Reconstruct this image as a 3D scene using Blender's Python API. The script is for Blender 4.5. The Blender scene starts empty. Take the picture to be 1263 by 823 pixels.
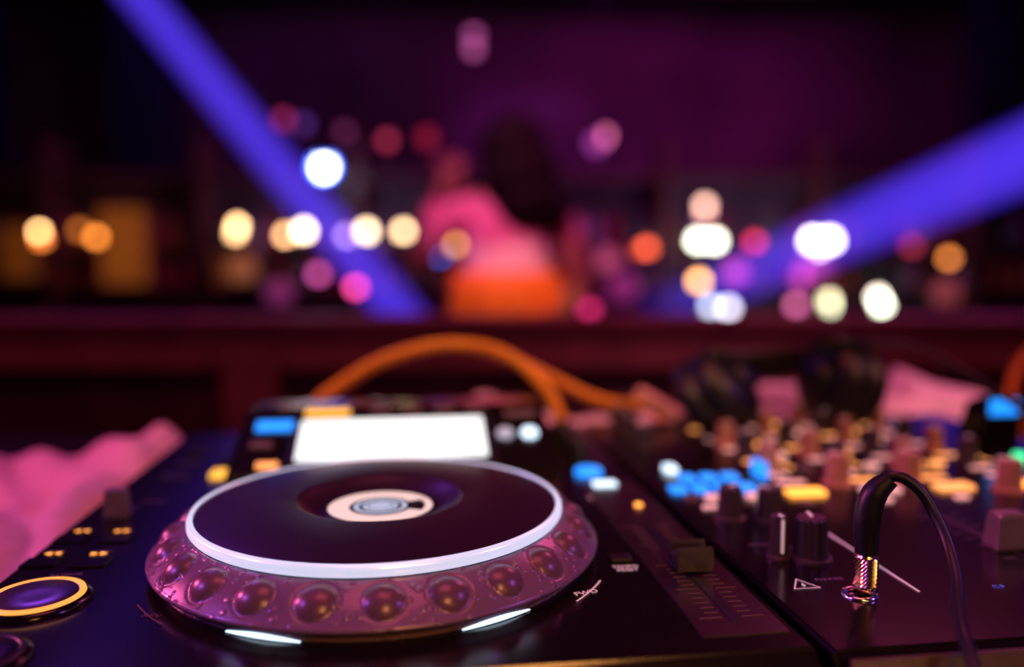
import bpy, bmesh, math, random
from mathutils import Vector, Matrix
random.seed(7)
S = bpy.context.scene
COL = S.collection
S.view_settings.view_transform = 'Standard'
S.view_settings.look = 'None'
R = math.radians

# ------------------------------------------------------------ helpers
def M(name, col, rough=.5, metal=0., em=None, es=0., noise=0., bump=0., scale=60., coat=0., spec=.5):
    m = bpy.data.materials.new(name); m.use_nodes = True
    nt = m.node_tree; b = nt.nodes['Principled BSDF']
    b.inputs['Base Color'].default_value = (*col, 1)
    b.inputs['Roughness'].default_value = rough
    b.inputs['Metallic'].default_value = metal
    b.inputs['Coat Weight'].default_value = coat
    b.inputs['Specular IOR Level'].default_value = spec
    if em:
        b.inputs['Emission Color'].default_value = (*em, 1)
        b.inputs['Emission Strength'].default_value = es
    tc = nt.nodes.new('ShaderNodeTexCoord')
    n = nt.nodes.new('ShaderNodeTexNoise'); n.inputs['Scale'].default_value = scale
    n.inputs['Detail'].default_value = 4
    nt.links.new(tc.outputs['Object'], n.inputs['Vector'])
    if noise > 0:
        r = nt.nodes.new('ShaderNodeValToRGB')
        r.color_ramp.elements[0].position = .3; r.color_ramp.elements[1].position = .7
        r.color_ramp.elements[0].color = (*[c * (1 - noise) for c in col], 1)
        r.color_ramp.elements[1].color = (*[min(1, c * (1 + noise)) for c in col], 1)
        nt.links.new(n.outputs['Fac'], r.inputs['Fac'])
        nt.links.new(r.outputs['Color'], b.inputs['Base Color'])
    if bump > 0:
        bp = nt.nodes.new('ShaderNodeBump'); bp.inputs['Strength'].default_value = bump
        bp.inputs['Distance'].default_value = .002
        nt.links.new(n.outputs['Fac'], bp.inputs['Height'])
        nt.links.new(bp.outputs['Normal'], b.inputs['Normal'])
    return m

def EM(name, col, st):
    return M(name, tuple(c * .5 for c in col), .4, em=col, es=st)

def empty(name, loc=(0, 0, 0), rz=0, parent=None):
    o = bpy.data.objects.new(name, None); COL.objects.link(o)
    o.location = loc; o.rotation_euler = (0, 0, rz); o.empty_display_size = .05
    if parent: o.parent = parent
    return o

def obj(name, me, mat=None, parent=None, loc=(0, 0, 0), rot=(0, 0, 0), smooth=False):
    o = bpy.data.objects.new(name, me); COL.objects.link(o)
    o.location = loc; o.rotation_euler = rot
    if parent: o.parent = parent
    if mat:
        for mm in (mat if isinstance(mat, (list, tuple)) else [mat]): me.materials.append(mm)
    if smooth:
        for p in me.polygons: p.use_smooth = True
    return o

def from_bm(name, bm, *a, **k):
    me = bpy.data.meshes.new(name); bm.normal_update(); bm.to_mesh(me); bm.free()
    return obj(name, me, *a, **k)

def box(name, size, loc, mat, parent=None, bevel=0., rot=(0, 0, 0), seg=2, taper=None):
    bm = bmesh.new(); bmesh.ops.create_cube(bm, size=1)
    for v in bm.verts:
        if taper and v.co.z > 0: v.co.x *= taper; v.co.y *= taper
        v.co = Vector((v.co.x * size[0], v.co.y * size[1], v.co.z * size[2]))
    if bevel > 0: bmesh.ops.bevel(bm, geom=bm.edges[:], offset=bevel, segments=seg, affect='EDGES', profile=.6)
    return from_bm(name, bm, mat, parent, loc, rot)

def add_box(bm, size, loc, mi=0, bevel=0):
    r = bmesh.ops.create_cube(bm, size=1)
    vs = r['verts']
    for v in vs: v.co = Vector((v.co.x * size[0] + loc[0], v.co.y * size[1] + loc[1], v.co.z * size[2] + loc[2]))
    fs = {f for v in vs for f in v.link_faces}
    for f in fs: f.material_index = mi

def lathe_bm(bm, prof, seg=48, loc=(0, 0, 0), mi=0, close=False, a0=0, a1=2 * math.pi, smooth=True):
    full = abs(a1 - a0 - 2 * math.pi) < 1e-6
    n = seg if full else seg + 1
    rows = []
    for r, z in prof:
        rows.append([bm.verts.new((loc[0] + max(r, 1e-6) * math.cos(a0 + (a1 - a0) * i / seg), loc[1] + max(r, 1e-6) * math.sin(a0 + (a1 - a0) * i / seg), loc[2] + z)) for i in range(n)])
    cnt = seg
    for j in range(len(rows) - 1):
        for i in range(cnt):
            k = (i + 1) % n
            f = bm.faces.new((rows[j][i], rows[j][k], rows[j + 1][k], rows[j + 1][i])); f.material_index = mi; f.smooth = smooth

def lathe(name, prof, mat, parent=None, loc=(0, 0, 0), rot=(0, 0, 0), seg=48, a0=0, a1=2 * math.pi, smooth=True):
    bm = bmesh.new(); lathe_bm(bm, prof, seg, a0=a0, a1=a1, smooth=smooth)
    bmesh.ops.remove_doubles(bm, verts=bm.verts, dist=2e-6)
    bmesh.ops.recalc_face_normals(bm, faces=bm.faces)
    return from_bm(name, bm, mat, parent, loc, rot)

def extrude(name, pts, u0, u1, mat, parent=None, bevel=.0015):
    bm = bmesh.new()
    a = [bm.verts.new((u0, p[0], p[1])) for p in pts]
    b = [bm.verts.new((u1, p[0], p[1])) for p in pts]
    n = len(pts)
    bm.faces.new(a); bm.faces.new(b[::-1])
    for i in range(n): bm.faces.new((a[i], b[i], b[(i + 1) % n], a[(i + 1) % n]))
    bmesh.ops.recalc_face_normals(bm, faces=bm.faces)
    if bevel: bmesh.ops.bevel(bm, geom=bm.edges[:], offset=bevel, segments=2, affect='EDGES')
    return from_bm(name, bm, mat, parent)

def tube(name, pts, rad, mat, parent=None, res=12, radii=None):
    c = bpy.data.curves.new(name, 'CURVE'); c.dimensions = '3D'; c.bevel_depth = rad; c.bevel_resolution = 4
    c.resolution_u = res; c.use_fill_caps = True
    s = c.splines.new('BEZIER'); s.bezier_points.add(len(pts) - 1)
    for i, p in enumerate(pts):
        bp = s.bezier_points[i]; bp.co = p; bp.handle_left_type = bp.handle_right_type = 'AUTO'
        if radii: bp.radius = radii[i]
    o = bpy.data.objects.new(name, c); COL.objects.link(o); c.materials.append(mat)
    if parent: o.parent = parent
    return o

def text(name, body, size, loc, mat, parent, rot=(0, 0, 0), align='CENTER'):
    c = bpy.data.curves.new(name, 'FONT'); c.body = body; c.size = size; c.align_x = align; c.align_y = 'CENTER'
    c.extrude = .00005
    o = bpy.data.objects.new(name, c); COL.objects.link(o); c.materials.append(mat)
    o.location = loc; o.rotation_euler = rot; o.parent = parent
    return o

def skin_chain(verts, edges, radii, root=0, sub=2):
    me = bpy.data.meshes.new('tmp'); me.from_pydata(verts, edges, []); o = bpy.data.objects.new('tmp', me); COL.objects.link(o)
    sk = o.modifiers.new('s', 'SKIN')
    for i, r in enumerate(radii):
        rr = r if isinstance(r, tuple) else (r, r)
        me.skin_vertices[0].data[i].radius = rr
        me.skin_vertices[0].data[i].use_root = (i == root)
    sb = o.modifiers.new('b', 'SUBSURF'); sb.levels = sub; sb.render_levels = sub
    dg = bpy.context.evaluated_depsgraph_get(); dg.update()
    res = bpy.data.meshes.new_from_object(o.evaluated_get(dg))
    bpy.data.objects.remove(o); bpy.data.meshes.remove(me)
    return res

# ------------------------------------------------------------ materials
m_black = M('gloss_black_plastic', (.008, .0045, .0055), .18, noise=.3, bump=.02, scale=400, spec=.40)
m_matte = M('matte_black_plastic', (.010, .008, .010), .4, noise=.3, bump=.1, scale=600)
m_rubber = M('black_rubber', (.010, .010, .012), .4, noise=.2)
m_front = M('front_panel_plastic', (.10, .065, .045), .35, noise=.2, scale=200)
m_silver = M('brushed_silver', (.85, .87, .92), .18, 1.0, noise=.05, scale=300)
m_ring = M('silver_ring_glow', (.9, .92, .97), .22, .6, em=(.66, .76, 1.), es=.80)  # silver ring; emission added to brighten its sheen
m_gold = M('gold_plug', (.98, .74, .48), .2, 1.0, noise=.1, scale=500)
m_grey = M('grey_cap', (.16, .11, .10), .35, noise=.2)
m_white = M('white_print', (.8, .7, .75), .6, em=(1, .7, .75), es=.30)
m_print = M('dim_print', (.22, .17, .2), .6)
m_lit = M('pink_label_glint', (.85, .6, .6), .6, em=(1, .46, .40), es=.8)  # label colour with glow put in for warm, pinkish glints
m_orange_c = M('orange_cable_jacket', (.98, .34, .015), .45, noise=.1)
m_cloth = M('pink_lit_fabric', (.80, .52, .66), .8, noise=.10, bump=.3, scale=90)
m_wood = M('booth_painted_wood', (.26, .08, .10), .5, noise=.25, bump=.2, scale=14)
m_wood_d = M('booth_dark_panel', (.08, .025, .035), .5, noise=.3, scale=14)
m_table = M('table_laminate', (.03, .015, .02), .6, noise=.3, scale=20, spec=.1)
m_wall = M('nightclub_wall_paint', (.12, .08, .11), .8, noise=.6, bump=.2, scale=.7)
m_ceil = M('ceiling_paint', (.03, .02, .035), .9, noise=.4, scale=2)
m_floor = M('dance_floor', (.05, .03, .05), .35, noise=.4, scale=3)
m_column = M('column_paint', (.02, .015, .07), .6, noise=.3, scale=4)
m_bar = M('bar_wood', (.14, .05, .06), .4, noise=.4, scale=8)
m_fix = M('fixture_black_metal', (.02, .02, .022), .4, .6, noise=.2)
e_screen = EM('screen_glow', (.84, 1., .98), 1.35)
e_blue = EM('blue_led', (.015, .27, 1.), 1.6)
e_white = EM('white_led', (.62, .85, 1.), 2.)
e_dimw = EM('silver_key_glow', (.6, .7, .85), .5)  # silver key, given a weak glow to lift it from black
e_orange = EM('orange_led', (1., .36, .05), 2.6)
e_yellow = EM('yellow_led', (1., .50, .05), 1.5)
e_play = EM('play_ring_led', (1., .42, .07), 1.1)
e_amber = EM('amber_soft', (1., .36, .10), 1.7)
e_green = EM('green_led', (.05, 1., .4), 1.5)
e_cream = EM('display_cream', (.95, .84, .70), .70)
e_pale = EM('display_pale_blue', (.50, .68, .82), .7)
m_disp = M('display_black', (.012, .012, .02), .3)

def droplets(m, sc, st, lo=.12, hi=.34):
    nt = m.node_tree; b = nt.nodes['Principled BSDF']
    tc = nt.nodes.new('ShaderNodeTexCoord'); vo = nt.nodes.new('ShaderNodeTexVoronoi'); vo.inputs['Scale'].default_value = sc
    mr = nt.nodes.new('ShaderNodeMapRange'); mr.inputs['From Min'].default_value = lo; mr.inputs['From Max'].default_value = hi
    mr.inputs['To Min'].default_value = 1; mr.inputs['To Max'].default_value = 0
    bp = nt.nodes.new('ShaderNodeBump'); bp.inputs['Strength'].default_value = st; bp.inputs['Distance'].default_value = .0008
    nt.links.new(tc.outputs['Object'], vo.inputs['Vector']); nt.links.new(vo.outputs['Distance'], mr.inputs['Value'])
    nt.links.new(mr.outputs['Result'], bp.inputs['Height']); nt.links.new(bp.outputs['Normal'], b.inputs['Normal'])
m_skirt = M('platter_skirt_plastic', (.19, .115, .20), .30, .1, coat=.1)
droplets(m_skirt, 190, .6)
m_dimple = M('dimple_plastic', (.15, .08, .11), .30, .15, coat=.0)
m_plate = M('platter_top_plate', (.026, .010, .022), .34, .1, noise=.15, scale=700, spec=.45)
m_playm = M('spun_metal', (.42, .34, .42), .30, 1.0)

# ------------------------------------------------------------ camera
cam = bpy.data.cameras.new('camera'); co = bpy.data.objects.new('camera', cam); COL.objects.link(co)
co.location = (0, 0, 1.137); co.rotation_euler = (R(90 - 4.9), 0, 0)
cam.sensor_width = 36; cam.lens = 28.5; cam.clip_start = .02
cam.dof.use_dof = True; cam.dof.focus_distance = .328; cam.dof.aperture_fstop = 2.2
S.camera = co

# ------------------------------------------------------------ room shell
box('floor', (12, 12, .1), (0, 3, -.13), m_floor)
box('ceiling', (12, 12, .1), (0, 3, 3.75), m_ceil)
box('wall_back', (12, .1, 4), (0, 8.05, 1.8), m_wall)
box('wall_left', (.1, 12, 4), (-5.6, 3, 1.8), m_wall)
box('wall_right', (.1, 12, 4), (5.6, 3, 1.8), m_wall)
box('wall_rear', (12, .1, 4), (0, -2.6, 1.8), m_wall)
for i, (x, y, w) in enumerate([(-3.15, 7.2, .45), (4.15, 7.2, .35), (-4.6, 7.2, .3)]):
    c = empty('column' if i == 0 else 'column.%03d' % i, (x, y, 0))
    box('shaft', (w, w, 3.6), (0, 0, 1.85), m_column, c, .02)
    box('base', (w + .1, w + .1, .2), (0, 0, .02), m_column, c, .01)
    box('capital', (w + .12, w + .12, .15), (0, 0, 3.6), m_column, c, .01)
for i in range(4):
    box('trim_%d' % (i + 1), (11, .2, .22), (0, 2.5 + i * 1.6, 3.6), m_ceil, None, .01)
box('baseboard_back', (11, .04, .15), (0, 7.98, 0), m_column)

# booth platform + table + front wall of the booth
box('booth_platform', (3.6, 2.4, .08), (0, .06, -.04), m_table, None, .004)
tb = empty('dj_table', (0, 0, 0))
box('top', (2.2, 1.0, .04), (.1, .67, .87), m_table, tb, .004)
for i, (x, y) in enumerate([(-.92, .22), (1.12, .22), (-.92, 1.1), (1.12, 1.1)]):
    box('leg_%d' % (i + 1), (.06, .06, .85), (x, y, .425), m_fix, tb, .004)
bw = empty('booth_front_wall', (0, 1.33, 0))
box('back_panel', (4.4, .03, 1.12), (0, .03, .48), m_wood_d, bw)
box('top_rail', (4.4, .03, .075), (0, 0, 1.002), m_wood, bw, .004)
box('cap_ledge', (4.4, .10, .014), (0, .015, 1.044), m_wood, bw, .003)
box('bottom_rail', (4.4, .03, .15), (0, 0, 0), m_wood, bw, .004)
for i, x in enumerate([-1.95, -1.2, -.43, .50, 1.3, 2.0]):
    box('stile_%d' % (i + 1), (.092, .03, .93), (x, 0, .5), m_wood, bw, .004)

# ------------------------------------------------------------ media player
YAW = R(7.5)
DO = (-.0635, .383, 1.0)
pl = empty('dj_media_player', DO, YAW)
U0, U1 = -.163, .158
extrude('body', [(-.136, -.1), (-.139, -.018), (-.125, 0), (.288, 0), (.292, -.006), (.292, -.1)], U0, U1, m_black, pl)
for i, (u, v) in enumerate([(-.14, -.11), (.135, -.11), (-.14, .26), (.135, .26)]):
    lathe('foot_%d' % (i + 1), [(0, 0), (.016, 0), (.018, -.01), (0, -.0105)], m_rubber, pl, (u, v, -.0998), seg=24)
extrude('display_wedge', [(.106, -.001), (.112, .009), (.187, .0364), (.235, .034), (.284, -.001)], -.097, .110, m_black, pl)
WA = math.atan(.365)
def W(u, v, dz=0): return (u, v - dz * math.sin(WA), .009 + .365 * (v - .112) + dz * math.cos(WA))
box('screen_bezel', (.132, .058, .0016), W(.0045, .1465, .0004), m_disp, pl, .0006, (WA, 0, 0))
box('screen', (.1215, .048, .001), W(.0040, .1455, .0016), e_screen, pl, .0003, (WA, 0, 0))
def wbtn(name, u, v, w, d, mat, bev=.0008, z=.001):
    box(name, (w, d, .0022), W(u, v, z), mat, pl, bev, (WA, 0, 0))
wbtn('blue_button', -.0745, .164, .024, .011, e_blue)
wbtn('yellow_strip', -.041, .179, .030, .006, e_yellow)
wbtn('orange_button', -.073, .120, .013, .005, e_amber)
for k in range(4): wbtn('menu_button_%d' % (k + 1), -.005 + k * .022, .180, .014, .005, m_grey)
for k, (u, mt) in enumerate([(.079, e_dimw), (.0955, e_white)]):
    lathe('round_key_%d' % (k + 1), [(0, .003), (.0048, .003), (.0055, .002), (.0055, -.001)], mt, pl, W(u, .148), (WA, 0, 0), seg=24)
wbtn('tag_button', .092, .172, .022, .007, m_grey)
wbtn('memory_button', -.080, .142, .014, .006, m_grey)
def btn(name, u, v, w, d, mat, h=.003, par=None, bev=.0007):
    return box(name, (w, d, h), (u, v, h / 2 - .0005), mat, par or pl, bev)
btn('loop_in', -.1060, .150, .014, .016, e_yellow, .003)
btn('loop_out', -.135, .150, .018, .018, m_matte, .0015)
btn('loop_exit', -.135, .185, .018, .012, m_matte, .0015)
btn('beat_loop', -.107, .185, .015, .012, m_matte)
btn('hot_cue', -.138, .215, .012, .010, m_matte)
lathe('vinyl_knob_blue', [(0, .004), (.0080, .004), (.009, .0025), (.009, 0)], e_blue, pl, (.1305, .1215, 0), seg=28)
btn('sync_button', .134, .0925, .014, .008, e_white, .003)
for k in range(3):
    lathe('adjust_knob_%d' % (k + 1), [(0, .014), (.006, .014), (.007, .012), (.008, 0)], m_matte, pl, (.1335, .165 + k * .032, 0), seg=28)
for k in range(8):
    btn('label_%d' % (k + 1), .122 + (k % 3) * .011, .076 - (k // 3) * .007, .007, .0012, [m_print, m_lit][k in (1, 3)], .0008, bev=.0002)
lathe('orange_dot', [(0, .002), (.002, .002), (.0025, 0)], e_orange, pl, (.1425, .0475, 0), seg=16)

# jog wheel
def skirt():
    N, A = 24, 26; seg = N * A; rows = 34
    r0, z0, r1, z1 = .0866, .0185, .1030, .0070
    L = math.hypot(r1 - r0, z1 - z0); n = Vector(((z0 - z1) / L, (r1 - r0) / L))
    RD, RS = .0079, .0100; dmax = math.sqrt(RS * RS - RD * RD)
    bm = bmesh.new(); grid = []; dd = []
    for j in range(rows + 1):
        s = j / rows; row = []; dr = []
        for i in range(seg):
            a = 2 * math.pi * i / seg + R(2.3)
            da = ((i + A / 2) % A - A / 2) / seg * 2 * math.pi
            r = r0 + (r1 - r0) * s
            d = math.hypot((s - .5) * L, r * da)
            dep = .0010 * math.sin(math.pi * s)
            inside = d < RD
            if inside: dep += (math.sqrt(RS * RS - d * d) - dmax) * .75
            elif d < RD + .0011: dep -= .0006 * math.sin((d - RD) / .0011 * math.pi)
            rr = r + n.x * dep; zz = z0 + (z1 - z0) * s + n.y * dep
            row.append(bm.verts.new((rr * math.cos(a), rr * math.sin(a), zz))); dr.append(inside)
        grid.append(row); dd.append(dr)
    for j in range(rows):
        for i in range(seg):
            k = (i + 1) % seg
            f = bm.faces.new((grid[j][i], grid[j + 1][i], grid[j + 1][k], grid[j][k])); f.smooth = True
            f.material_index = 1 if (dd[j][i] and dd[j + 1][k] and dd[j][k]) else 0
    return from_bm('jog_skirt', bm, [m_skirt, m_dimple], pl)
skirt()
lathe('jog_lower_lip', [(.1030, .0070), (.1042, .0062), (.1040, .0050), (.1005, .0038), (.099, .0035), (.099, -.0005)], m_skirt, pl, seg=160)
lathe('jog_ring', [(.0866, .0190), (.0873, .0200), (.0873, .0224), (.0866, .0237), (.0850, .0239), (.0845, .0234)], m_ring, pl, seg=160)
lathe('jog_top_plate', [(.0846, .0233), (.080, .0240), (.060, .0250), (.0405, .0258), (.0390, .0256), (.0375, .0245), (.0300, .0205), (.0270, .0200)], m_plate, pl, seg=128)
lathe('jog_dish_floor', [(.0272, .0200), (.0262, .0204), (.0, .0204)], m_disp, pl, seg=96)
zz = .0206
def ringf(name, r0, r1, mat, z=zz, a0=0, a1=2 * math.pi, seg=72):
    lathe(name, [(r1, z), (r0, z)], mat, pl, seg=seg, a0=a0, a1=a1, smooth=False)
ringf('display_outer', .0150, .0250, e_cream, a0=R(25), a1=R(335))
ringf('display_outer_gap', .0215, .0250, e_cream, a0=R(-24.9), a1=R(24.9), seg=20)
ringf('display_mid', .0105, .0128, e_pale)
ringf('display_core', .0, .0085, e_pale)
ringf('display_thin', .0056, .0062, m_disp, z=zz + .0002)
for i, (a, w) in enumerate([(-114, 9), (-62, 9)]):
    bm = bmesh.new(); n = 30; A = []; B = []
    for k in range(n + 1):
        t = k / n; an = R(a - w + 2 * w * t); h = math.sin(math.pi * t)
        A.append(bm.verts.new((.1003 * math.cos(an), .1003 * math.sin(an), .0006 + .0014 * h)))
        B.append(bm.verts.new((.1012 * math.cos(an), .1012 * math.sin(an), .0004)))
    for k in range(n): bm.faces.new((A[k], B[k], B[k + 1], A[k + 1]))
    from_bm('jog_underlight_%d' % (i + 1), bm, e_white, pl)

def ringbtn(name, u, v, r, glow, cap):
    lathe(name + '_bezel', [(r * 1.16, -.0003), (r * 1.14, .002), (r * 1.02, .0025)], m_black, pl, (u, v, 0), seg=64)
    lathe(name + '_ring', [(r * 1.02, .0024), (r * 1.0, .0036), (r * .90, .0036), (r * .87, .003)], glow, pl, (u, v, 0), seg=64)
    lathe(name + '_cap', [(r * .88, .003), (r * .84, .0036), (r * .3, .0030), (0, .0030)], cap, pl, (u, v, 0), seg=64)
ringbtn('play_button', -.1370, -.0465, .0180, e_play, m_playm)
ringbtn('cue_button', -.136, -.098, .0160, m_matte, M('cue_cap_metal', (.08, .04, .06), .35, 1.0))
box('direction_slot', (.012, .030, .001), (-.1433, .072, .0), m_disp, pl)
box('direction_lever', (.013, .009, .016), (-.1433, .0665, .008), m_grey, pl, .0015, taper=.85)
for k, (u, v) in enumerate([(-.1528, .0423), (-.1315, .0395), (-.1535, .0096), (-.1314, .0067)]):
    btn('search_button_%d' % (k + 1), u, v - .011, .016, .012, m_black, .0018)
    bm = bmesh.new()
    sg = -1 if k % 2 == 0 else 1
    for t in range(2):
        x0 = t * .0042 - .0021
        vs = [(x0 - sg * .0018, -.0017), (x0 - sg * .0018, .0017), (x0 + sg * .0018, 0)]
        if sg < 0: vs = vs[::-1]
        bm.faces.new([bm.verts.new((x, y, 0)) for x, y in vs[::-1]])
    from_bm('search_mark_%d' % (k + 1), bm, e_orange, pl, (u, v, .0008))
    text('search_text_%d' % (k + 1), ['TRACK', 'SEARCH'][k // 2], .0022, (u, v + .0045, .0002), m_print, pl)
text('play_text', 'PLAY/PAUSE', .0025, (-.137, -.0175, .0002), m_print, pl)
text('direction_text', 'DIRECTION', .0026, (-.132, .094, .0002), m_print, pl)

# right column: tempo
PU = .137
box('tempo_panel', (.034, .215, .0012), (PU, -.005, .0001), M('tempo_panel_plastic', (.028, .012, .018), .28, noise=.2, scale=300), pl, .0004)
box('tempo_slot', (.0035, .118, .0006), (PU, -.043, .0008), m_disp, pl)
m_tick = M('tick_print', (.12, .07, .08), .6)
bm = bmesh.new()
for k in range(25):
    v = .012 - k * .0046
    w = .009 if k % 6 == 0 else .0055
    for s in (-1, 1): add_box(bm, (w, .0005, .0004), (PU + s * (.004 + w / 2), v, .0009))
from_bm('tempo_ticks', bm, m_tick, pl)
bm = bmesh.new()
add_box(bm, (.0165, .013, .004), (0, 0, .003)); add_box(bm, (.0165, .0035, .0075), (0, -.0052, .0075)); add_box(bm, (.0165, .0035, .0075), (0, .0052, .0075))
add_box(bm, (.0165, .0072, .0045), (0, 0, .0055))
for k in (-1, 1): add_box(bm, (.0167, .001, .0005), (0, k * .0052, .0115))
add_box(bm, (.003, .004, .004), (0, 0, .001))
bmesh.ops.bevel(bm, geom=bm.edges[:], offset=.0004, segments=2, affect='EDGES')
from_bm('tempo_fader_cap', bm, M('fader_cap_plastic', (.045, .03, .035), .22), pl, (PU + .001, -.0495, .0012))
box('tempo_reset_button', (.010, .0075, .002), (.1105, -.0315, .0008), m_matte, pl, .0006)
text('tempo_reset_text', 'TEMPO\nRESET', .0038, (.1105, -.0425, .0003), m_white, pl)
text('tempo_text', 'TEMPO', .0036, (PU, .090, .0009), m_white, pl)
text('fwd_text', 'FWD', .0048, (.0865, -.0668, .0003), m_white, pl, (0, 0, R(15)))
text('rev_text', 'REV', .0045, (-.0865, -.0668, .0003), m_tick, pl, (0, 0, R(-15)))
lathe('fwd_arc', [(.1098, .0004), (.1106, .0004)], m_white, pl, seg=24, a0=R(-43), a1=R(-30), smooth=False)
lathe('rev_arc', [(.1098, .0004), (.1106, .0004)], m_tick, pl, seg=24, a0=R(-150), a1=R(-137), smooth=False)

# ------------------------------------------------------------ mixer
mx = empty('dj_mixer', DO, YAW)
extrude('body', [(-.139, -.1), (-.142, -.018), (-.128, 0), (.288, 0), (.292, -.006), (.292, -.1)], .1625, .4955, m_black, mx)
box('front_lip', (.331, .003, .018), (.329, -.1405, -.007), m_front, mx, .001, (R(-22), 0, 0))
box('front_lip_player', (.10, .003, .014), (.105, -.1375, -.009), m_front, pl, .001, (R(-22), 0, 0))
for i, (u, v) in enumerate([(.19, -.11), (.47, -.11), (.19, .26), (.47, .26)]):
    lathe('foot_%d' % (i + 1), [(0, 0), (.016, 0), (.018, -.01), (0, -.0105)], m_rubber, mx, (u, v, -.0998), seg=24)
def knob_mesh(r=.0068, h=.018, ind=True, ridges=14, mats=None):
    bm = bmesh.new()
    seg = ridges * 4
    rows = []
    prof = [(r * 1.25, 0, 0), (r * 1.25, .0015, 0), (r * 1.02, .0022, 1), (r * .88, h - .001, 1), (r * .80, h, .3), (.00001, h, 0)]
    for pr, z, rd in prof:
        rows.append([bm.verts.new(((pr * (1 - .07 * rd * (i % 4 == 0))) * math.cos(2 * math.pi * i / seg), (pr * (1 - .07 * rd * (i % 4 == 0))) * math.sin(2 * math.pi * i / seg), z)) for i in range(seg)])
    for j in range(len(rows) - 1):
        for i in range(seg):
            k = (i + 1) % seg; bm.faces.new((rows[j][i], rows[j][k], rows[j + 1][k], rows[j + 1][i]))
    if ind:
        add_box(bm, (.0013, r * .9, .0004), (0, r * .42, h + .0001), 1)
        add_box(bm, (.0013, .0006, h * .75), (0, r * .96, h * .56), 1)
    me = bpy.data.meshes.new('knob'); bm.normal_update(); bm.to_mesh(me); bm.free()
    for m in (mats or (m_grey_k, m_white)): me.materials.append(m)
    return me
m_grey_k = M('knob_plastic', (.05, .032, .035), .38, noise=.15)
m_warm_k = M('knob_plastic_warm_lit', (.50, .25, .14), .4, noise=.15)  # knob plastic with the warm light painted into its colour
km = knob_mesh(); km2 = knob_mesh(.0075, .0195); kmw = knob_mesh(mats=(m_warm_k, m_white))
nk = 0
def knob(u, v, me=km, rz=0, sc=1):
    global nk; nk += 1
    o = bpy.data.objects.new('knob_%d' % nk, me); COL.objects.link(o); o.parent = mx
    o.location = (u, v, 0); o.rotation_euler = (0, 0, rz); o.scale = (sc, sc, sc)
cols = [.252, .300, .348, .397]
for ci, u in enumerate(cols):
    for ri, v in enumerate([.262, .226, .190, .154, .118]):
        knob(u, v, kmw if (ci + ri) % 2 == 0 else km, random.uniform(-1.5, 1.5) if ri else .4)
        btn('mark_%d_%d' % (ci, ri), u + .0, v - .0145, .014, .005, m_lit if (ri + ci) % 3 else e_amber, .0012, mx, .0001)  # marks glow to carry the warm glints across the mixer
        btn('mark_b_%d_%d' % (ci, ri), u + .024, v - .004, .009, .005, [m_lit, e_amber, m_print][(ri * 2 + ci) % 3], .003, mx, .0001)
    knob(u + .026, .076 if ci < 2 else .05, [kmw, kmw, kmw, km2][ci], .5, 1.1)
    btn('cue_%d' % ci, u - .003, .060, .022, .011, [e_orange, m_lit, e_amber, e_orange][ci], .003, mx)
    btn('cue_mark_%d' % ci, u, .085, .018, .006, [m_lit, e_amber, e_amber, m_lit][ci], .0012, mx, .0001)
    btn('assign_%d' % ci, u - .012, .040, .008, .004, m_lit if ci in (1, 2) else m_grey, .002, mx)
    for k in range(9):
        btn('meter_%d_%d' % (ci, k), u + .017, .12 + k * .009, .004, .0035, [e_amber, m_disp][k > (5 - ci)], .001, mx, .0001)
    if ci > 0:
        btn('slot_%d' % ci, u, -.02, .003, .07, m_disp, .0008, mx, .0001)
        for s in (-1, 1):
            for k in range(8): btn('tick_%d_%d_%d' % (ci, s, k), u + s * .008, .01 - k * .009, .006, .0005, m_print, .0006, mx, .0001)
box('channel_fader_1', (.018, .012, .018), (.300, -.040, .009), m_grey, mx, .002, taper=.8)
box('channel_fader_2', (.018, .012, .018), (.348, -.010, .009), m_grey, mx, .002, taper=.8)
box('channel_fader_3', (.018, .012, .018), (.397, -.045, .009), m_grey, mx, .002, taper=.8)
btn('crossfader_slot', .33, -.095, .07, .003, m_disp, .0008, mx, .0001)
box('crossfader_cap', (.010, .018, .016), (.335, -.095, .008), m_grey, mx, .002, taper=.8)
for k in range(3):
    knob(.188, .262 - k * .036, km, .3 * k)
for r in range(2):
    for c in range(4):
        if (r, c) == (1, 0): continue
        btn('blue_pad_%d_%d' % (r, c), .1755 + c * .0142, .076 + r * .024, .0095, .0120, e_blue, .003, mx, .0014)
btn('blue_pad_tall', .186, .122, .007, .012, e_white, .004, mx)
for k in range(4): btn('pad_%d' % k, .1775 + k * .0125, .056, .009, .006, [m_grey, m_lit, m_grey, m_lit][k], .003, mx)
btn('lit_tab', .240, .104, .004, .018, e_blue, .010, mx)
knob(.1985, -.0424, km2, -.2, 1.05)
knob(.184, -.0395, knob_mesh(.0042, .021), math.pi)
box('section_line', (.0008, .082, .0003), (.225, -.043, .0003), m_white, mx)
knob(.205, .015, km, 1); knob(.185, .02, km, -1)
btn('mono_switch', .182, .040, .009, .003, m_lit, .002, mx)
lathe('jack_nut', [(.0072, -.0002), (.0072, .0012), (.0055, .0016), (.0045, .0006)], m_silver, mx, (.1982, -.084, 0), seg=32)
bm = bmesh.new()
def tri(R0): return [Vector((R0 * math.cos(R(90 + k * 120)), R0 * math.sin(R(90 + k * 120)), 0)) for k in range(3)]
o3 = [bm.verts.new(p) for p in tri(.0072)]; i3 = [bm.verts.new(p) for p in tri(.0060)]
for k in range(3): bm.faces.new((o3[k], o3[(k + 1) % 3], i3[(k + 1) % 3], i3[k]))
for tr in ([(.0006, .0028), (-.0011, -.0004), (.0003, -.0001)], [(-.0006, -.0024), (.0011, .0003), (-.0003, .0002)]):
    bm.faces.new([bm.verts.new((x, y, 0)) for x, y in tr])
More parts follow.
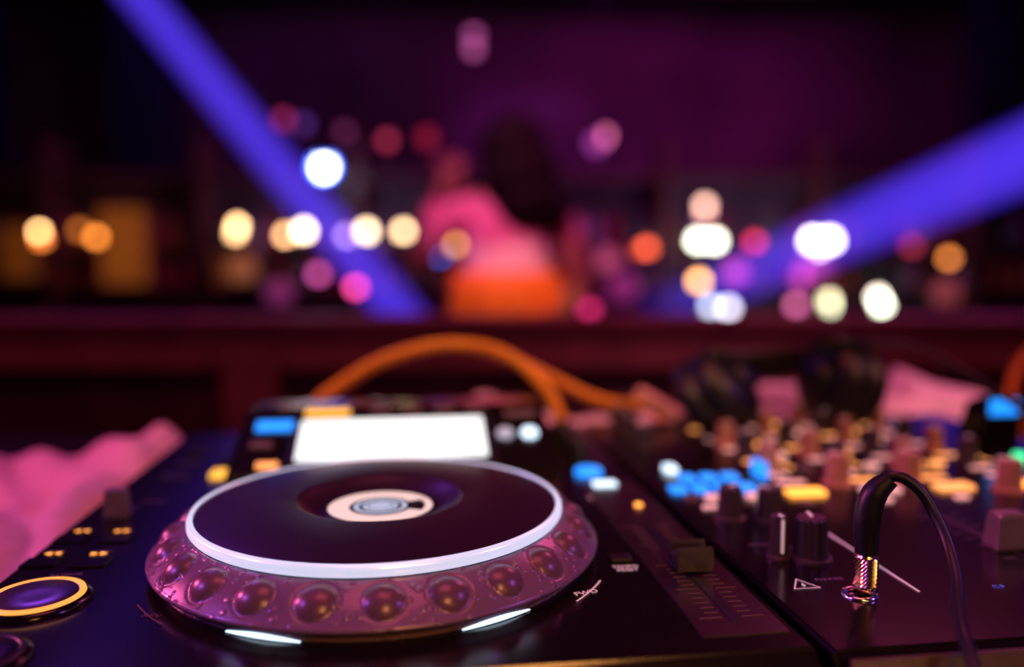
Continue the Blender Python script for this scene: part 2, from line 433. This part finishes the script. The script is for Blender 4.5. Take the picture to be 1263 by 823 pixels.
from_bm('warning_triangle', bm, m_white, mx, (.1802, -.0715, .0004))
text('phones_text', 'PHONES', .0034, (.1945, -.0665, .0003), m_print, mx)
text('cf_text', 'C.F', .004, (.262, -.0835, .0003), M('blue_print', (.05, .1, .6), .5, em=(.05, .15, 1), es=.35), mx)
text('level_text', 'LEVEL', .003, (.199, -.027, .0003), m_print, mx)
text('mixing_text', 'MIXING', .003, (.183, -.021, .0003), m_print, mx)
extrude('fx_display_housing', [(.166, 0), (.168, .030), (.172, .037), (.190, .030), (.20, 0)], .448, .478, m_black, mx)
box('fx_display', (.023, .001, .012), (.463, .1668, .0285), e_blue, mx, .0002)
lathe('green_lamp', [(0, .006), (.004, .005), (.005, 0)], e_green, mx, (.438, .119, 0), seg=20)
for k in range(3): knob(.445, .085 - k * .05, km2, k)

# ------------------------------------------------------------ headphone plug and cable
ph = empty('headphone_cable', (0, 0, 0))
px, py = .1465, .3262
lathe('barrel', [(.0, -.003), (.0030, -.003), (.0030, .002), (.0046, .002), (.0048, .004), (.0048, .0045)], m_gold, ph, (px, py, 1.0), seg=32)
bm = bmesh.new(); seg = 40; rows = []
for j in range(15):
    z = .0045 + j * .00085
    rows.append([bm.verts.new(((.0047 + (.00025 if (i + j) % 2 else -.00015)) * math.cos(2 * math.pi * i / seg), (.0047 + (.00025 if (i + j) % 2 else -.00015)) * math.sin(2 * math.pi * i / seg), z)) for i in range(seg)])
for j in range(14):
    for i in range(seg):
        k = (i + 1) % seg; bm.faces.new((rows[j][i], rows[j][k], rows[j + 1][k], rows[j + 1][i]))
from_bm('knurl', bm, m_gold, ph, (px, py, 1.0))
lathe('barrel_collar', [(.0047, .0163), (.0042, .0168), (.0042, .0195), (.0, .0196)], m_gold, ph, (px, py, 1.0), seg=32)
tube('boot', [(px, py, 1.018), (px, py, 1.032), (px + .0025, py, 1.043), (px + .008, py - .001, 1.0495)], .0054, m_rubber, ph, radii=[.85, 1.0, .95, .7])
tube('cable', [(px + .004, py, 1.046), (px + .009, py - .001, 1.0505), (.1625, .322, 1.0480), (.1690, .315, 1.036), (.1685, .300, 1.0215), (.160, .280, 1.011), (.1530, .258, 1.004), (.150, .235, .985), (.150, .225, .93), (.17, .235, .8), (.25, .24, .45), (.3, .3, .02), (.5, .35, .004)], .0023, m_rubber, ph)

# ------------------------------------------------------------ headphones
hp = empty('dj_headphones', (0, 0, 0))
m_lea = M('headphone_leather', (.010, .007, .012), .40, noise=.3, bump=.3, scale=120)
cupp = [(0, .020), (.018, .019), (.030, .014), (.036, .006), (.037, -.004), (.034, -.008), (.037, -.010), (.0395, -.018), (.036, -.026), (.028, -.028), (.022, -.022), (.018, -.012), (0, -.012)]
for i, (p, r, sc) in enumerate([((.168, .635, 1.0385), (R(52), R(0), R(58)), .95), ((.270, .675, 1.0385), (R(75), R(0), R(-68)), .95)]):
    e = empty('ear_cup_%d' % (i + 1), p, parent=hp); e.rotation_euler = r; e.scale = (sc, sc, sc)
    lathe('shell', cupp, m_lea, e, seg=48)
    lathe('hub', [(0, .026), (.012, .0255), (.014, .022), (.014, .018)], m_matte, e, seg=32)
def band(name, pts, w, t, mat):
    bm = bmesh.new(); rows = []
    P = [Vector(p) for p in pts]
    for i, p in enumerate(P):
        d = (P[min(i + 1, len(P) - 1)] - P[max(i - 1, 0)]).normalized(); up = Vector((0, -.35, 1)).normalized()
        s = d.cross(up).normalized(); up2 = s.cross(d).normalized()
        rows.append([bm.verts.new(p + up2 * a * w / 2 + s * b * t / 2) for a, b in ((1, .5), (.7, 1), (-.7, 1), (-1, .5), (-1, -.5), (-.7, -1), (.7, -1), (1, -.5))])
    for j in range(len(rows) - 1):
        for k in range(8):
            f = bm.faces.new((rows[j][k], rows[j][(k + 1) % 8], rows[j + 1][(k + 1) % 8], rows[j + 1][k])); f.smooth = True
    bm.faces.new(rows[0][::-1]); bm.faces.new(rows[-1])
    o = from_bm(name, bm, mat, hp); sb = o.modifiers.new('s', 'SUBSURF'); sb.levels = 2; sb.render_levels = 2
pts = []
for k in range(17):
    a = math.pi * (k / 16)
    pts.append((.222 - .060 * math.cos(a), .650 + .085 * math.sin(a) + .0, 1.040 + .014 * (k / 16)))
band('headband', pts, .026, .009, m_lea)
band('yoke', [(.245, .672, 1.062), (.262, .655, 1.074), (.285, .66, 1.072), (.297, .672, 1.045)], .014, .006, m_rubber)
band('yoke_b', [(.138, .64, 1.045), (.146, .63, 1.064), (.170, .62, 1.068), (.19, .635, 1.05)], .014, .006, m_rubber)
tube('lead', [(.290, .672, 1.070), (.325, .66, 1.070), (.350, .63, 1.055), (.362, .60, 1.042), (.372, .575, 1.030), (.40, .50, 1.018), (.46, .44, 1.01), (.55, .35, .9)], .0026, m_rubber, hp)

# ------------------------------------------------------------ orange cable
oc = empty('orange_power_cable', (0, 0, 0))
tube('loop_a', [(-.20, .735, .96), (-.185, .72, 1.000), (-.145, .71, 1.035), (-.09, .70, 1.061), (-.045, .70, 1.067), (-.005, .70, 1.058), (.025, .69, 1.035), (.040, .685, 1.010), (.045, .69, .96)], .0056, m_orange_c, oc)
tube('loop_b', [(-.03, .715, 1.063), (.005, .72, 1.050), (.045, .725, 1.030), (.085, .73, 1.012), (.115, .74, 1.008), (.135, .75, 1.0), (.15, .78, .93), (.15, .8, .9)], .0048, m_orange_c, oc)
tube('loop_c', [(.60, .95, .93), (.58, .92, 1.02), (.60, .90, 1.05), (.66, .90, 1.04), (.7, .95, .93)], .006, m_orange_c, oc)
cn = empty('cable_connector', (.128, .70, 1.015)); cn.rotation_euler = (0, R(25), R(-30))
box('plug_body', (.045, .014, .010), (0, 0, 0), M('connector_plastic', (.7, .35, .35), .4), cn, .002)
box('plug_tip', (.014, .010, .007), (.028, 0, 0), m_silver, cn, .001)
tube('plug_tail', [(-.02, 0, 0), (-.035, .01, -.01), (-.045, .05, -.05), (-.045, .09, -.11)], .003, m_rubber, cn)

# ------------------------------------------------------------ cloths
def cloth(name, u0, u1, v0, v1, f, n=110):
    bm = bmesh.new(); g = []
    for j in range(n + 1):
        g.append([bm.verts.new((u0 + (u1 - u0) * i / n, v0 + (v1 - v0) * j / n, f(u0 + (u1 - u0) * i / n, v0 + (v1 - v0) * j / n))) for i in range(n + 1)])
    for j in range(n):
        for i in range(n):
            q = bm.faces.new((g[j][i], g[j][i + 1], g[j + 1][i + 1], g[j + 1][i])); q.smooth = True
    o = from_bm(name, bm, m_cloth, None, DO, (0, 0, YAW))
    s = o.modifiers.new('t', 'SOLIDIFY'); s.thickness = .003
    return o
sst = lambda a, b, x: (lambda t: t * t * (3 - 2 * t))(max(0, min(1, (x - a) / (b - a))))
def ridge(t): return (1 - abs(math.sin(t))) ** 1.3
def fold(u, v):
    return (.034 * (ridge(13 * (u * .9 + v * .35) + .9 * math.sin(7 * v)) - .4) + .018 * (ridge(26 * (u * .6 - v * .5) + 1.2 * math.sin(11 * u)) - .4) + .004 * math.sin(120 * (u + .4 * v) + 2 * math.sin(22 * v)))
def f1(u, v):
    k = sst(-.75, -.45, u) * (1 - sst(.33, .46, v)) * sst(-.32, -.15, v)
    edge = sst(-.168, -.21, u)
    return -.1065 + (.080 + (fold(u, v) * (.3 + 1.0 * edge)) + .018 * edge * sst(0, .3, v)) * k
cloth('draped_cloth', -.75, -.168, -.32, .46, f1)
def f2(u, v):
    k = sst(.300, .325, v) * (1 - sst(.42, .5, v)) * sst(-.17, -.1, u) * (1 - sst(.30, .36, u))
    return -.1065 + (.098 + .6 * fold(u, v)) * k
cloth('draped_cloth', -.17, .36, .298, .5, f2, 60)
def f3(u, v):
    k = sst(.31, .40, v) * (1 - sst(.52, .62, v)) * sst(.37, .43, u) * (1 - sst(.60, .72, u))
    return -.1065 + (.108 + .6 * fold(u, v)) * k
cloth('draped_cloth', .365, .74, .302, .64, f3, 80)

# ------------------------------------------------------------ bar and lights
bar = empty('bar_counter', (0, 5.0, 0))
box('top', (9.6, .78, .05), (0, .29, .755), m_bar, bar, .01)
box('front', (9.4, .06, .80), (0, -.02, .33), m_bar, bar, .005)
for k in range(9): box('post_%d' % k, (.08, .05, .78), (-4.4 + k * 1.1, -.07, .32), m_bar, bar, .005)
sh = empty('back_bar_shelf', (0, 5.95, 0))
for k, z in enumerate([.95, 1.22, 1.75]): box('board_%d' % k, (9.4, .34, .03), (0, 0, z), m_bar, sh, .004)
for k in range(9): box('upright_%d' % k, (.05, .34, 2.1), (-4.4 + k * 1.1, 0, .97), m_bar, sh, .004)
box('rear', (9.4, .03, 1.9), (0, .18, .87), M('shelf_back', (.11, .05, .11), .4, noise=.5, scale=3), sh)
bm = bmesh.new(); bmats = [M('bottle_amber', (.45, .12, .02), .15, coat=.5), M('bottle_green', (.03, .12, .06), .15, coat=.5), M('bottle_clear', (.5, .35, .6), .12, coat=.5), M('bottle_red', (.5, .02, .08), .15, coat=.5)]
for z in (.966, 1.236):
    x = -4.3
    while x < 4.3:
        h = random.uniform(.8, 1.05) * (.8 if z < 1 else 1.1); r = random.uniform(.032, .042)
        if random.random() < .8:
            lathe_bm(bm, [(0, 0), (r, 0), (r, .14 * h), (r * .8, .17 * h), (r * .35, .2 * h), (r * .32, .255 * h), (0, .256 * h)], 14, (x, 5.9 + random.uniform(-.05, .05), z), random.randrange(4))
        x += random.uniform(.09, .17)
from_bm('liquor_bottles', bm, bmats)

def lampset(name, items, y, kind):
    par = empty(name, (0, y, 0))
    for i, (x, z, r, colr, st) in enumerate(items):
        dy = random.uniform(-.03, .03)
        m = EM('%s_glow_%d' % (name, i), colr, st)
        bm = bmesh.new(); bmesh.ops.create_uvsphere(bm, u_segments=20, v_segments=12, radius=r)
        for v in bm.verts: v.co.z *= 1.25 if kind != 'globe' else 1.0
        for f in bm.faces: f.smooth = True
        from_bm('bulb_%d' % i, bm, m, par, (x, dy, z))
        if kind == 'pendant':
            lathe('cap_%d' % i, [(r * 1.1, 0), (r * .9, r * .7), (r * .3, r * 1.3), (0, r * 1.35)], m_fix, par, (x, dy, z + r * .7), seg=20)
            tube('cord_%d' % i, [(x, dy, z + r), (x, dy, 3.70)], .004, m_fix, par)
        else:
            base = .78
            tube('stem_%d' % i, [(x, dy, z - r), (x, dy, base + .01)], .008, m_fix, par)
            lathe('foot_%d' % i, [(0, .02), (.02, .018), (.045, .006), (.05, 0), (0, 0)], m_fix, par, (x, dy, base), seg=20)
            lathe('holder_%d' % i, [(r * .3, -r * 1.3), (r * .8, -r * 1.0), (r * .85, -r * .75)], m_fix, par, (x, dy, z), seg=20)
W1 = (1, .58, .26); OR = (1, .28, .04)
lampset('candle_lamps', [
    (-3.14, 1.345, .024, (1, .55, .22), 19), (-3.10, 1.30, .032, (1, .24, .04), 6), (-2.75, 1.31, .03, OR, 7), (-2.87, 1.357, .03, OR, 2.2),
    (-1.82, 1.385, .030, W1, 13), (-1.82, 1.335, .028, W1, 10), (-1.49, 1.322, .031, (1, .5, .22), 10), (-1.37, 1.35, .036, (1, .74, .5), 14),
    (-1.10, 1.32, .03, (.7, .4, .9), 4), (-.96, 1.346, .036, (1, .74, .45), 11), (-.72, 1.35, .034, (1, .66, .35), 10), (-.375, 1.26, .03, (1, .38, .10), 5)], 5.4, 'candle')
lampset('globe_lamps', [
    (1.27, 1.52, .034, (1, .55, .42), 7), (1.27, 1.47, .03, (1, .45, .4), 4), (1.24, 1.29, .043, (1, 1, .8), 11), (1.34, 1.287, .043, (1, 1, .8), 11), (1.24, 1.023, .038, (1, .46, .10), 10),
    (1.33, .855, .035, (.75, .85, 1), 5.5), (1.44, .845, .038, (.85, .8, 1), 6.5), (1.99, 1.29, .05, (1, .85, .9), 11), (2.09, 1.29, .05, (1, .85, .95), 11), (2.04, 1.25, .045, (1, .75, .9), 9),
    (2.12, .895, .034, (1, .85, .5), 9), (2.12, .855, .03, (.9, .95, .6), 8), (2.45, .915, .034, (1, .85, .7), 11), (2.45, .865, .034, (.95, 1, .75), 13),
    (2.89, 1.174, .032, (1, .28, .06), 5)], 5.4, 'globe')
lampset('coloured_globe_lamps', [
    (-1.01, .985, .034, (1, .06, .25), 6.5), (-1.26, 1.07, .036, (.85, .12, .5), 3), (-.47, 1.195, .036, (.05, .15, 1), 3), (1.56, 1.276, .034, (1, .04, .14), 4),
    (.867, 1.238, .038, (1, .12, .04), 5), (.82, 1.22, .03, (1, .1, .1), 2), (1.84, .87, .036, (1, .2, .5), 3), (2.59, 1.25, .034, (.8, .05, .12), 1.6),
    (.5, .84, .04, (.9, .03, .2), 2.5), (.27, .86, .04, (.9, .02, .12), 3.5), (1.45, 1.08, .06, (.8, .08, .5), 1.3), (1.9, 1.05, .06, (.8, .08, .5), 1.6), (.62, 1.16, .07, (.6, .08, .2), .9),
    (1.95, 1.12, .09, (.8, .08, .4), .6), (-.1, .9, .05, (.9, .02, .12), 2), (2.8, .95, .08, (.6, .10, .12), .4), (.72, .98, .1, (.5, .04, .3), .4), (-1.75, 1.1, .09, (.5, .15, .06), .5), (-1.5, .95, .08, (.5, .06, .3), .35)], 5.25, 'globe')
lampset('pendant_lamps', [
    (-1.23, 1.77, .048, (.8, .92, 1), 16), (-.82, 1.95, .036, (.6, .04, .1), 1.6), (-1.49, 2.08, .036, (.5, .03, .16), 1.5), (-1.36, 2.05, .036, (.2, .06, .5), .8), (-1.09, 2.0, .034, (.35, .05, .2), .8),
    (.60, 1.975, .040, (.85, .16, .36), 3), (.55, 1.93, .05, (.4, .05, .4), 1.3), (-.25, 2.62, .036, (.6, .12, .4), 1.5), (-.25, 2.54, .036, (.6, .12, .4), 1.5), (-.56, 1.97, .05, (.6, .02, .07), .6)], 5.4, 'pendant')
bm = bmesh.new(); lathe_bm(bm, [(.064, -.03), (.076, 0), (.064, .03)], 32)
from_bm('pendant_blue_halo', bm, EM('blue_halo_glow', (.02, .10, 1), 8), bpy.data.objects['pendant_lamps'], (-1.23, -.03, 1.77), (R(90), 0, 0))  # glowing ring added for the blue rim around the blurred lamp
for i, (x, z, w, h, st) in enumerate([(-2.72, 1.26, .36, .56, .15), (-3.45, 1.22, .3, .40, .08), (-1.95, 1.10, .3, .25, .04)]):
    e = empty('backlit_panel' if i == 0 else 'backlit_panel.%03d' % i, (x, 5.72, z))
    mp = M('backlit_%d' % i, (.2, .07, .015), .5, noise=.5, scale=7, em=(1, .24, .025), es=st)
    box('glass', (w, .01, h), (0, 0, 0), mp, e)
    for s in (-1, 1):
        box('frame_v%d' % s, (.03, .03, h + .03), (s * w / 2, 0, 0), m_bar, e); box('frame_h%d' % s, (w, .03, .03), (0, 0, s * h / 2), m_bar, e)

# ------------------------------------------------------------ spotlight beams
def beam(name, p0, p1, r0, r1, col, st, fade):
    p0 = Vector(p0); p1 = Vector(p1); d = p1 - p0; L = d.length
    e = empty(name, p0); q = d.to_track_quat('Z', 'Y'); e.rotation_euler = q.to_euler()
    mv = bpy.data.materials.new(name + '_haze'); mv.use_nodes = True; n = mv.node_tree; n.nodes.remove(n.nodes['Principled BSDF'])
    em = n.nodes.new('ShaderNodeEmission'); em.inputs['Color'].default_value = (*col, 1)
    tc = n.nodes.new('ShaderNodeTexCoord'); sx = n.nodes.new('ShaderNodeSeparateXYZ'); n.links.new(tc.outputs['Object'], sx.inputs[0])
    mr = n.nodes.new('ShaderNodeMapRange'); mr.inputs['From Min'].default_value = L * fade[0]; mr.inputs['From Max'].default_value = L * fade[1]
    mr.inputs['To Min'].default_value = st; mr.inputs['To Max'].default_value = st * fade[2]
    n.links.new(sx.outputs['Z'], mr.inputs['Value']); n.links.new(mr.outputs['Result'], em.inputs['Strength'])
    n.links.new(em.outputs[0], n.nodes['Material Output'].inputs['Volume'])
    lathe('beam', [(0, .05), (r0, .05), (r1, L), (0, L)], mv, e, seg=40)
    lathe('head', [(0, -.25), (.09, -.24), (.12, -.1), (.12, .03), (.10, .04), (.09, .02), (0, .02)], m_fix, e, seg=32)
    box('yoke_l', (.02, .06, .34), (-.14, 0, -.12), m_fix, e, .004); box('yoke_r', (.02, .06, .34), (.14, 0, -.12), m_fix, e, .004)
    box('yoke_base', (.30, .14, .06), (0, 0, -.31), m_fix, e, .006)
    sp = bpy.data.lights.new(name + '_lamp', 'SPOT'); sp.energy = 120; sp.color = col; sp.spot_size = R(8); sp.spot_blend = .5; sp.shadow_soft_size = .05
    so = bpy.data.objects.new('lamp', sp); COL.objects.link(so); so.parent = e; so.location = (0, 0, .06); so.rotation_euler = (R(180), 0, 0)
beam('moving_head_spotlight', (-2.62, 4.3, 3.38), (.18, 4.3, -.08), .090, .130, (.10, .045, 1.), 3.2, (.2, .8, .95))
beam('moving_head_spotlight', (2.96, -.6, 2.49), (1.01, 6.0, .753), .13, .150, (.095, .04, 1.), 2.7, (.50, .95, .12))

# ------------------------------------------------------------ person
pe = empty('dancing_woman', (-.015, 2.25, 0))
V = [(0, 0, .82), (0, 0, .97), (0, 0, 1.15), (0, 0, 1.28), (.008, 0, 1.345), (.012, .005, 1.40),
     (-.155, 0, 1.265), (-.265, -.02, 1.12), (-.190, .02, 1.32),
     (.155, 0, 1.255), (.215, -.05, 1.08), (.130, -.12, 1.01),
     (-.09, 0, .74), (-.10, .02, .38), (-.105, -.01, .0), (-.12, .13, -.045),
     (.09, 0, .74), (.10, .02, .38), (.105, -.01, .0), (.12, .13, -.045)]
E = [(0, 1), (1, 2), (2, 3), (3, 4), (4, 5), (3, 6), (6, 7), (7, 8), (3, 9), (9, 10), (10, 11), (0, 12), (12, 13), (13, 14), (14, 15), (0, 16), (16, 17), (17, 18), (18, 19)]
RR = [(.155, .115), (.125, .095), (.145, .105), (.085, .075), .048, .05, .055, .036, .024, .055, .036, .024, .092, .056, .036, .032, .092, .056, .036, .032]
me = skin_chain(V, E, RR, 0)
m_skin = M('skin', (.55, .24, .20), .5, noise=.05); m_pink = M('pink_top', (.9, .25, .45), .7, noise=.1, bump=.2)
m_band = M('pale_pink_sash', (.95, .6, .8), .7); m_org = M('orange_dress', (.95, .26, .02), .7, noise=.1, bump=.2); m_hair = M('dark_hair', (.010, .003, .007), .7, noise=.4, bump=.4, scale=90, spec=.15)
m_shoe = M('shoe_leather', (.03, .02, .02), .3)
body = obj('body', me, [m_skin, m_pink, m_band, m_org, m_shoe], pe, smooth=True)
for p in me.polygons:
    c = p.center
    arm = abs(c.x) > .20 or (c.x > .14 and c.y < -.05)
    if c.z < .02: p.material_index = 4
    elif c.z < .5: p.material_index = 0
    elif arm and c.z > .9: p.material_index = 1 if c.z > 1.2 and abs(c.x) < .23 else 0
    elif c.z < 1.12: p.material_index = 3
    elif c.z < 1.20: p.material_index = 2
    elif c.z < 1.315: p.material_index = 1
    else: p.material_index = 0
bm = bmesh.new(); rows = []
for j, (z, rx, ry) in enumerate([(1.115, .152, .120), (1.05, .156, .122), (.98, .160, .126), (.86, .175, .140), (.72, .20, .16), (.55, .235, .19)]):
    rows.append([bm.verts.new(((rx + .006 * j * math.sin(9 * 2 * math.pi * i / 72)) * math.cos(2 * math.pi * i / 72), (ry + .006 * j * math.sin(9 * 2 * math.pi * i / 72)) * math.sin(2 * math.pi * i / 72), z)) for i in range(72)])
for j in range(5):
    for i in range(72):
        k = (i + 1) % 72; f = bm.faces.new((rows[j][i], rows[j + 1][i], rows[j + 1][k], rows[j][k])); f.smooth = True
o = from_bm('dress_skirt', bm, m_org, pe); s = o.modifiers.new('t', 'SOLIDIFY'); s.thickness = .004
bm = bmesh.new(); bmesh.ops.create_uvsphere(bm, u_segments=32, v_segments=24, radius=1)
for v in bm.verts:
    x, y, z = v.co
    jaw = 1 - .28 * max(0, -z) ** 1.2
    nose = .022 * math.exp(-((x / .14) ** 2 + ((z + .12) / .2) ** 2)) if y > 0 else 0
    sock = .008 * (math.exp(-(((x - .38) / .16) ** 2 + ((z - .08) / .13) ** 2)) + math.exp(-(((x + .38) / .16) ** 2 + ((z - .08) / .13) ** 2))) if y > 0 else 0
    v.co = Vector((x * .074 * jaw, y * .092 * (1 - .1 * max(0, -z)) + nose - sock, z * .112))
for f in bm.faces: f.smooth = True
hd = from_bm('head', bm, m_skin, pe, (.016, .01, 1.415), (R(-6), R(8), 0))
m_eye = M('eye_white', (.8, .8, .8), .2); m_iris = M('iris', (.05, .02, .01), .2); m_lip = M('lips', (.6, .08, .1), .4)
for s in (-1, 1):
    lathe('eye_%d' % s, [(0, .011), (.006, .009), (.0105, .003), (.011, 0)], m_eye, hd, (s * .028, .074, .008), (R(-90), 0, 0), seg=16)
    lathe('iris_%d' % s, [(0, .0006), (.005, 0)], m_iris, hd, (s * .028, .0855, .008), (R(-90), 0, 0), seg=16)
    tube('ear_%d' % s, [(s * .072, -.005, .022), (s * .082, -.014, .014), (s * .080, -.012, -.01), (s * .071, -.002, -.022)], .006, m_skin, hd)
    tube('brow_%d' % s, [(s * .014, .088, .026), (s * .030, .084, .031), (s * .044, .072, .026)], .0025, m_hair, hd)
tube('mouth', [(-.022, .076, -.052), (-.006, .087, -.050), (.006, .087, -.050), (.022, .076, -.052)], .0045, m_lip, hd)
bm = bmesh.new()
for (cx, cy, cz, rx, ry, rz) in [(.020, -.018, 1.438, .098, .105, .108), (.036, -.055, 1.37, .104, .075, .11), (.060, -.075, 1.305, .090, .055, .08), (.105, -.07, 1.275, .070, .045, .055)]:
    r = bmesh.ops.create_uvsphere(bm, u_segments=32, v_segments=20, radius=1)
    for v in r['verts']:
        a = math.atan2(v.co.y, v.co.x); w = 1 + .035 * math.sin(17 * a + 3 * v.co.z)
        v.co = Vector((cx + v.co.x * rx * w, cy + v.co.y * ry * w, cz + v.co.z * rz))
for f in bm.faces: f.smooth = True
hr = from_bm('hair', bm, m_hair, pe); rm = hr.modifiers.new('r', 'REMESH'); rm.mode = 'VOXEL'; rm.voxel_size = .006; rm.use_smooth_shade = True
def hand(name, wrist, dirv, nrm, side):
    d = Vector(dirv).normalized(); n = Vector(nrm).normalized(); s = d.cross(n).normalized() * side; n = s.cross(d).normalized() * side
    w = Vector(wrist); h = empty(name, (0, 0, 0), parent=pe)
    P = skin_chain([tuple(w), tuple(w + d * .03), tuple(w + d * .075)], [(0, 1), (1, 2)], [(.022, .016), (.034, .015), (.036, .013)], 0)
    obj('palm', P, m_skin, h, smooth=True)
    for k, (off, ln) in enumerate([(-.027, .062), (-.009, .074), (.010, .068), (.028, .052)]):
        b0 = w + d * .070 + s * off; sp = s * off * .35
        p1 = b0 + d * ln * .45 + sp * .4 + n * .006; p2 = p1 + d * ln * .3 + n * .012; p3 = p2 + d * ln * .22 + n * .016
        P = skin_chain([tuple(b0), tuple(p1), tuple(p2), tuple(p3)], [(0, 1), (1, 2), (2, 3)], [.0092, .0085, .0078, .0065], 0)
        obj('finger_%d' % (k + 1), P, m_skin, h, smooth=True)
    b0 = w + d * .022 - s * .018; p1 = b0 + d * .026 - s * .022 + n * .008; p2 = p1 + d * .026 - s * .010 + n * .010
    P = skin_chain([tuple(b0), tuple(p1), tuple(p2)], [(0, 1), (1, 2)], [.013, .0105, .008], 0)
    obj('thumb', P, m_skin, h, smooth=True)
hand('raised_hand', (-.190, .02, 1.32), (.35, .1, 1), (0, 1, 0), 1)
hand('hip_hand', (.130, -.12, 1.01), (-.9, -.12, -.45), (0, 1, .1), -1)

# ------------------------------------------------------------ lights
def area(name, loc, target, size, energy, col, sy=None):
    l = bpy.data.lights.new(name, 'AREA'); l.energy = energy; l.color = col; l.size = size
    if sy: l.shape = 'RECTANGLE'; l.size_y = sy
    o = bpy.data.objects.new(name, l); COL.objects.link(o); o.location = loc
    o.rotation_euler = (Vector(target) - Vector(loc)).to_track_quat('-Z', 'Y').to_euler(); return o
def spot(name, loc, target, energy, col, ang=40, soft=.08, blend=.6):
    l = bpy.data.lights.new(name, 'SPOT'); l.energy = energy; l.color = col; l.spot_size = R(ang); l.spot_blend = blend; l.shadow_soft_size = soft
    o = bpy.data.objects.new(name, l); COL.objects.link(o); o.location = loc
    o.rotation_euler = (Vector(target) - Vector(loc)).to_track_quat('-Z', 'Y').to_euler(); return o
area('added_wash_blue', (-1.3, 2.2, 2.6), (-.1, .4, 1.0), .5, 3.6, (.32, .08, 1))  # unseen area light added for the bluish sheen on the platter
area('added_wash_magenta', (1.3, 2.4, 2.7), (.2, .5, 1.0), .6, 11, (1, .10, .34))  # its magenta counterpart, also added out of view, behind right
spot('warm_front_light', (.22, -.45, 1.50), (.0, .28, 1.0), 13, (1, .38, .09), 26, .10)
spot('warm_front_light', (.60, -.55, 1.35), (.24, .24, .99), 4, (1, .5, .2), 26, .1)
spot('violet_side_light', (-1.2, .1, 1.75), (-.10, .36, 1.0), 26, (.42, .12, 1), 20, .1)
spot('violet_side_light', (1.3, .15, 1.8), (.05, .42, 1.0), 17, (.48, .14, 1), 20, .1)
spot('cloth_spot_magenta', (-1.9, .95, 1.65), (-.40, .45, .98), 90, (1, .13, .40), 24, .05)
spot('rear_spot_magenta', (1.6, .3, 2.2), (.5, .92, 1.0), 80, (1, .34, .46), 22)
spot('cable_spot_orange', (-.3, -.3, 2.3), (-.04, .70, 1.04), 44, (1, .52, .2), 20)  # extra spot added only to brighten the orange cable
spot('mixer_spot_warm', (.9, -.3, 2.2), (.32, .62, 1.0), 34, (1, .38, .20), 22)
area('booth_wash_red', (0, .35, 2.5), (0, 1.33, .9), .8, 8.5, (1, .14, .20))
area('back_wash_purple', (1.6, 6.4, 3.55), (1.2, 8, 1.2), 2.2, 13, (.72, .02, .50), .5)
area('back_wash_violet', (-2.2, 6.4, 3.55), (-2.5, 8, 1.6), 2.0, 2.2, (.22, .05, .8), .5)
spot('back_glow_violet', (-.4, 6.3, 3.5), (.2, 8, 1.7), 44, (.6, .05, .75), 60)
area('bar_wash_magenta', (.3, 4.0, 3.5), (.3, 5.9, 1.1), 1.5, 48, (.85, .06, .55))
spot('dancer_key_pink', (-.5, .6, 3.2), (-.03, 2.25, 1.22), 240, (1, .20, .48), 11, .04, .8)
spot('dancer_key_orange', (.3, .2, 2.2), (-.01, 2.2, .95), 95, (1, .42, .12), 10, .03, .2)
w = bpy.data.worlds.new('World'); S.world = w; w.use_nodes = True
w.node_tree.nodes['Background'].inputs[0].default_value = (.008, .002, .009, 1)
w.node_tree.nodes['Background'].inputs[1].default_value = 1.0
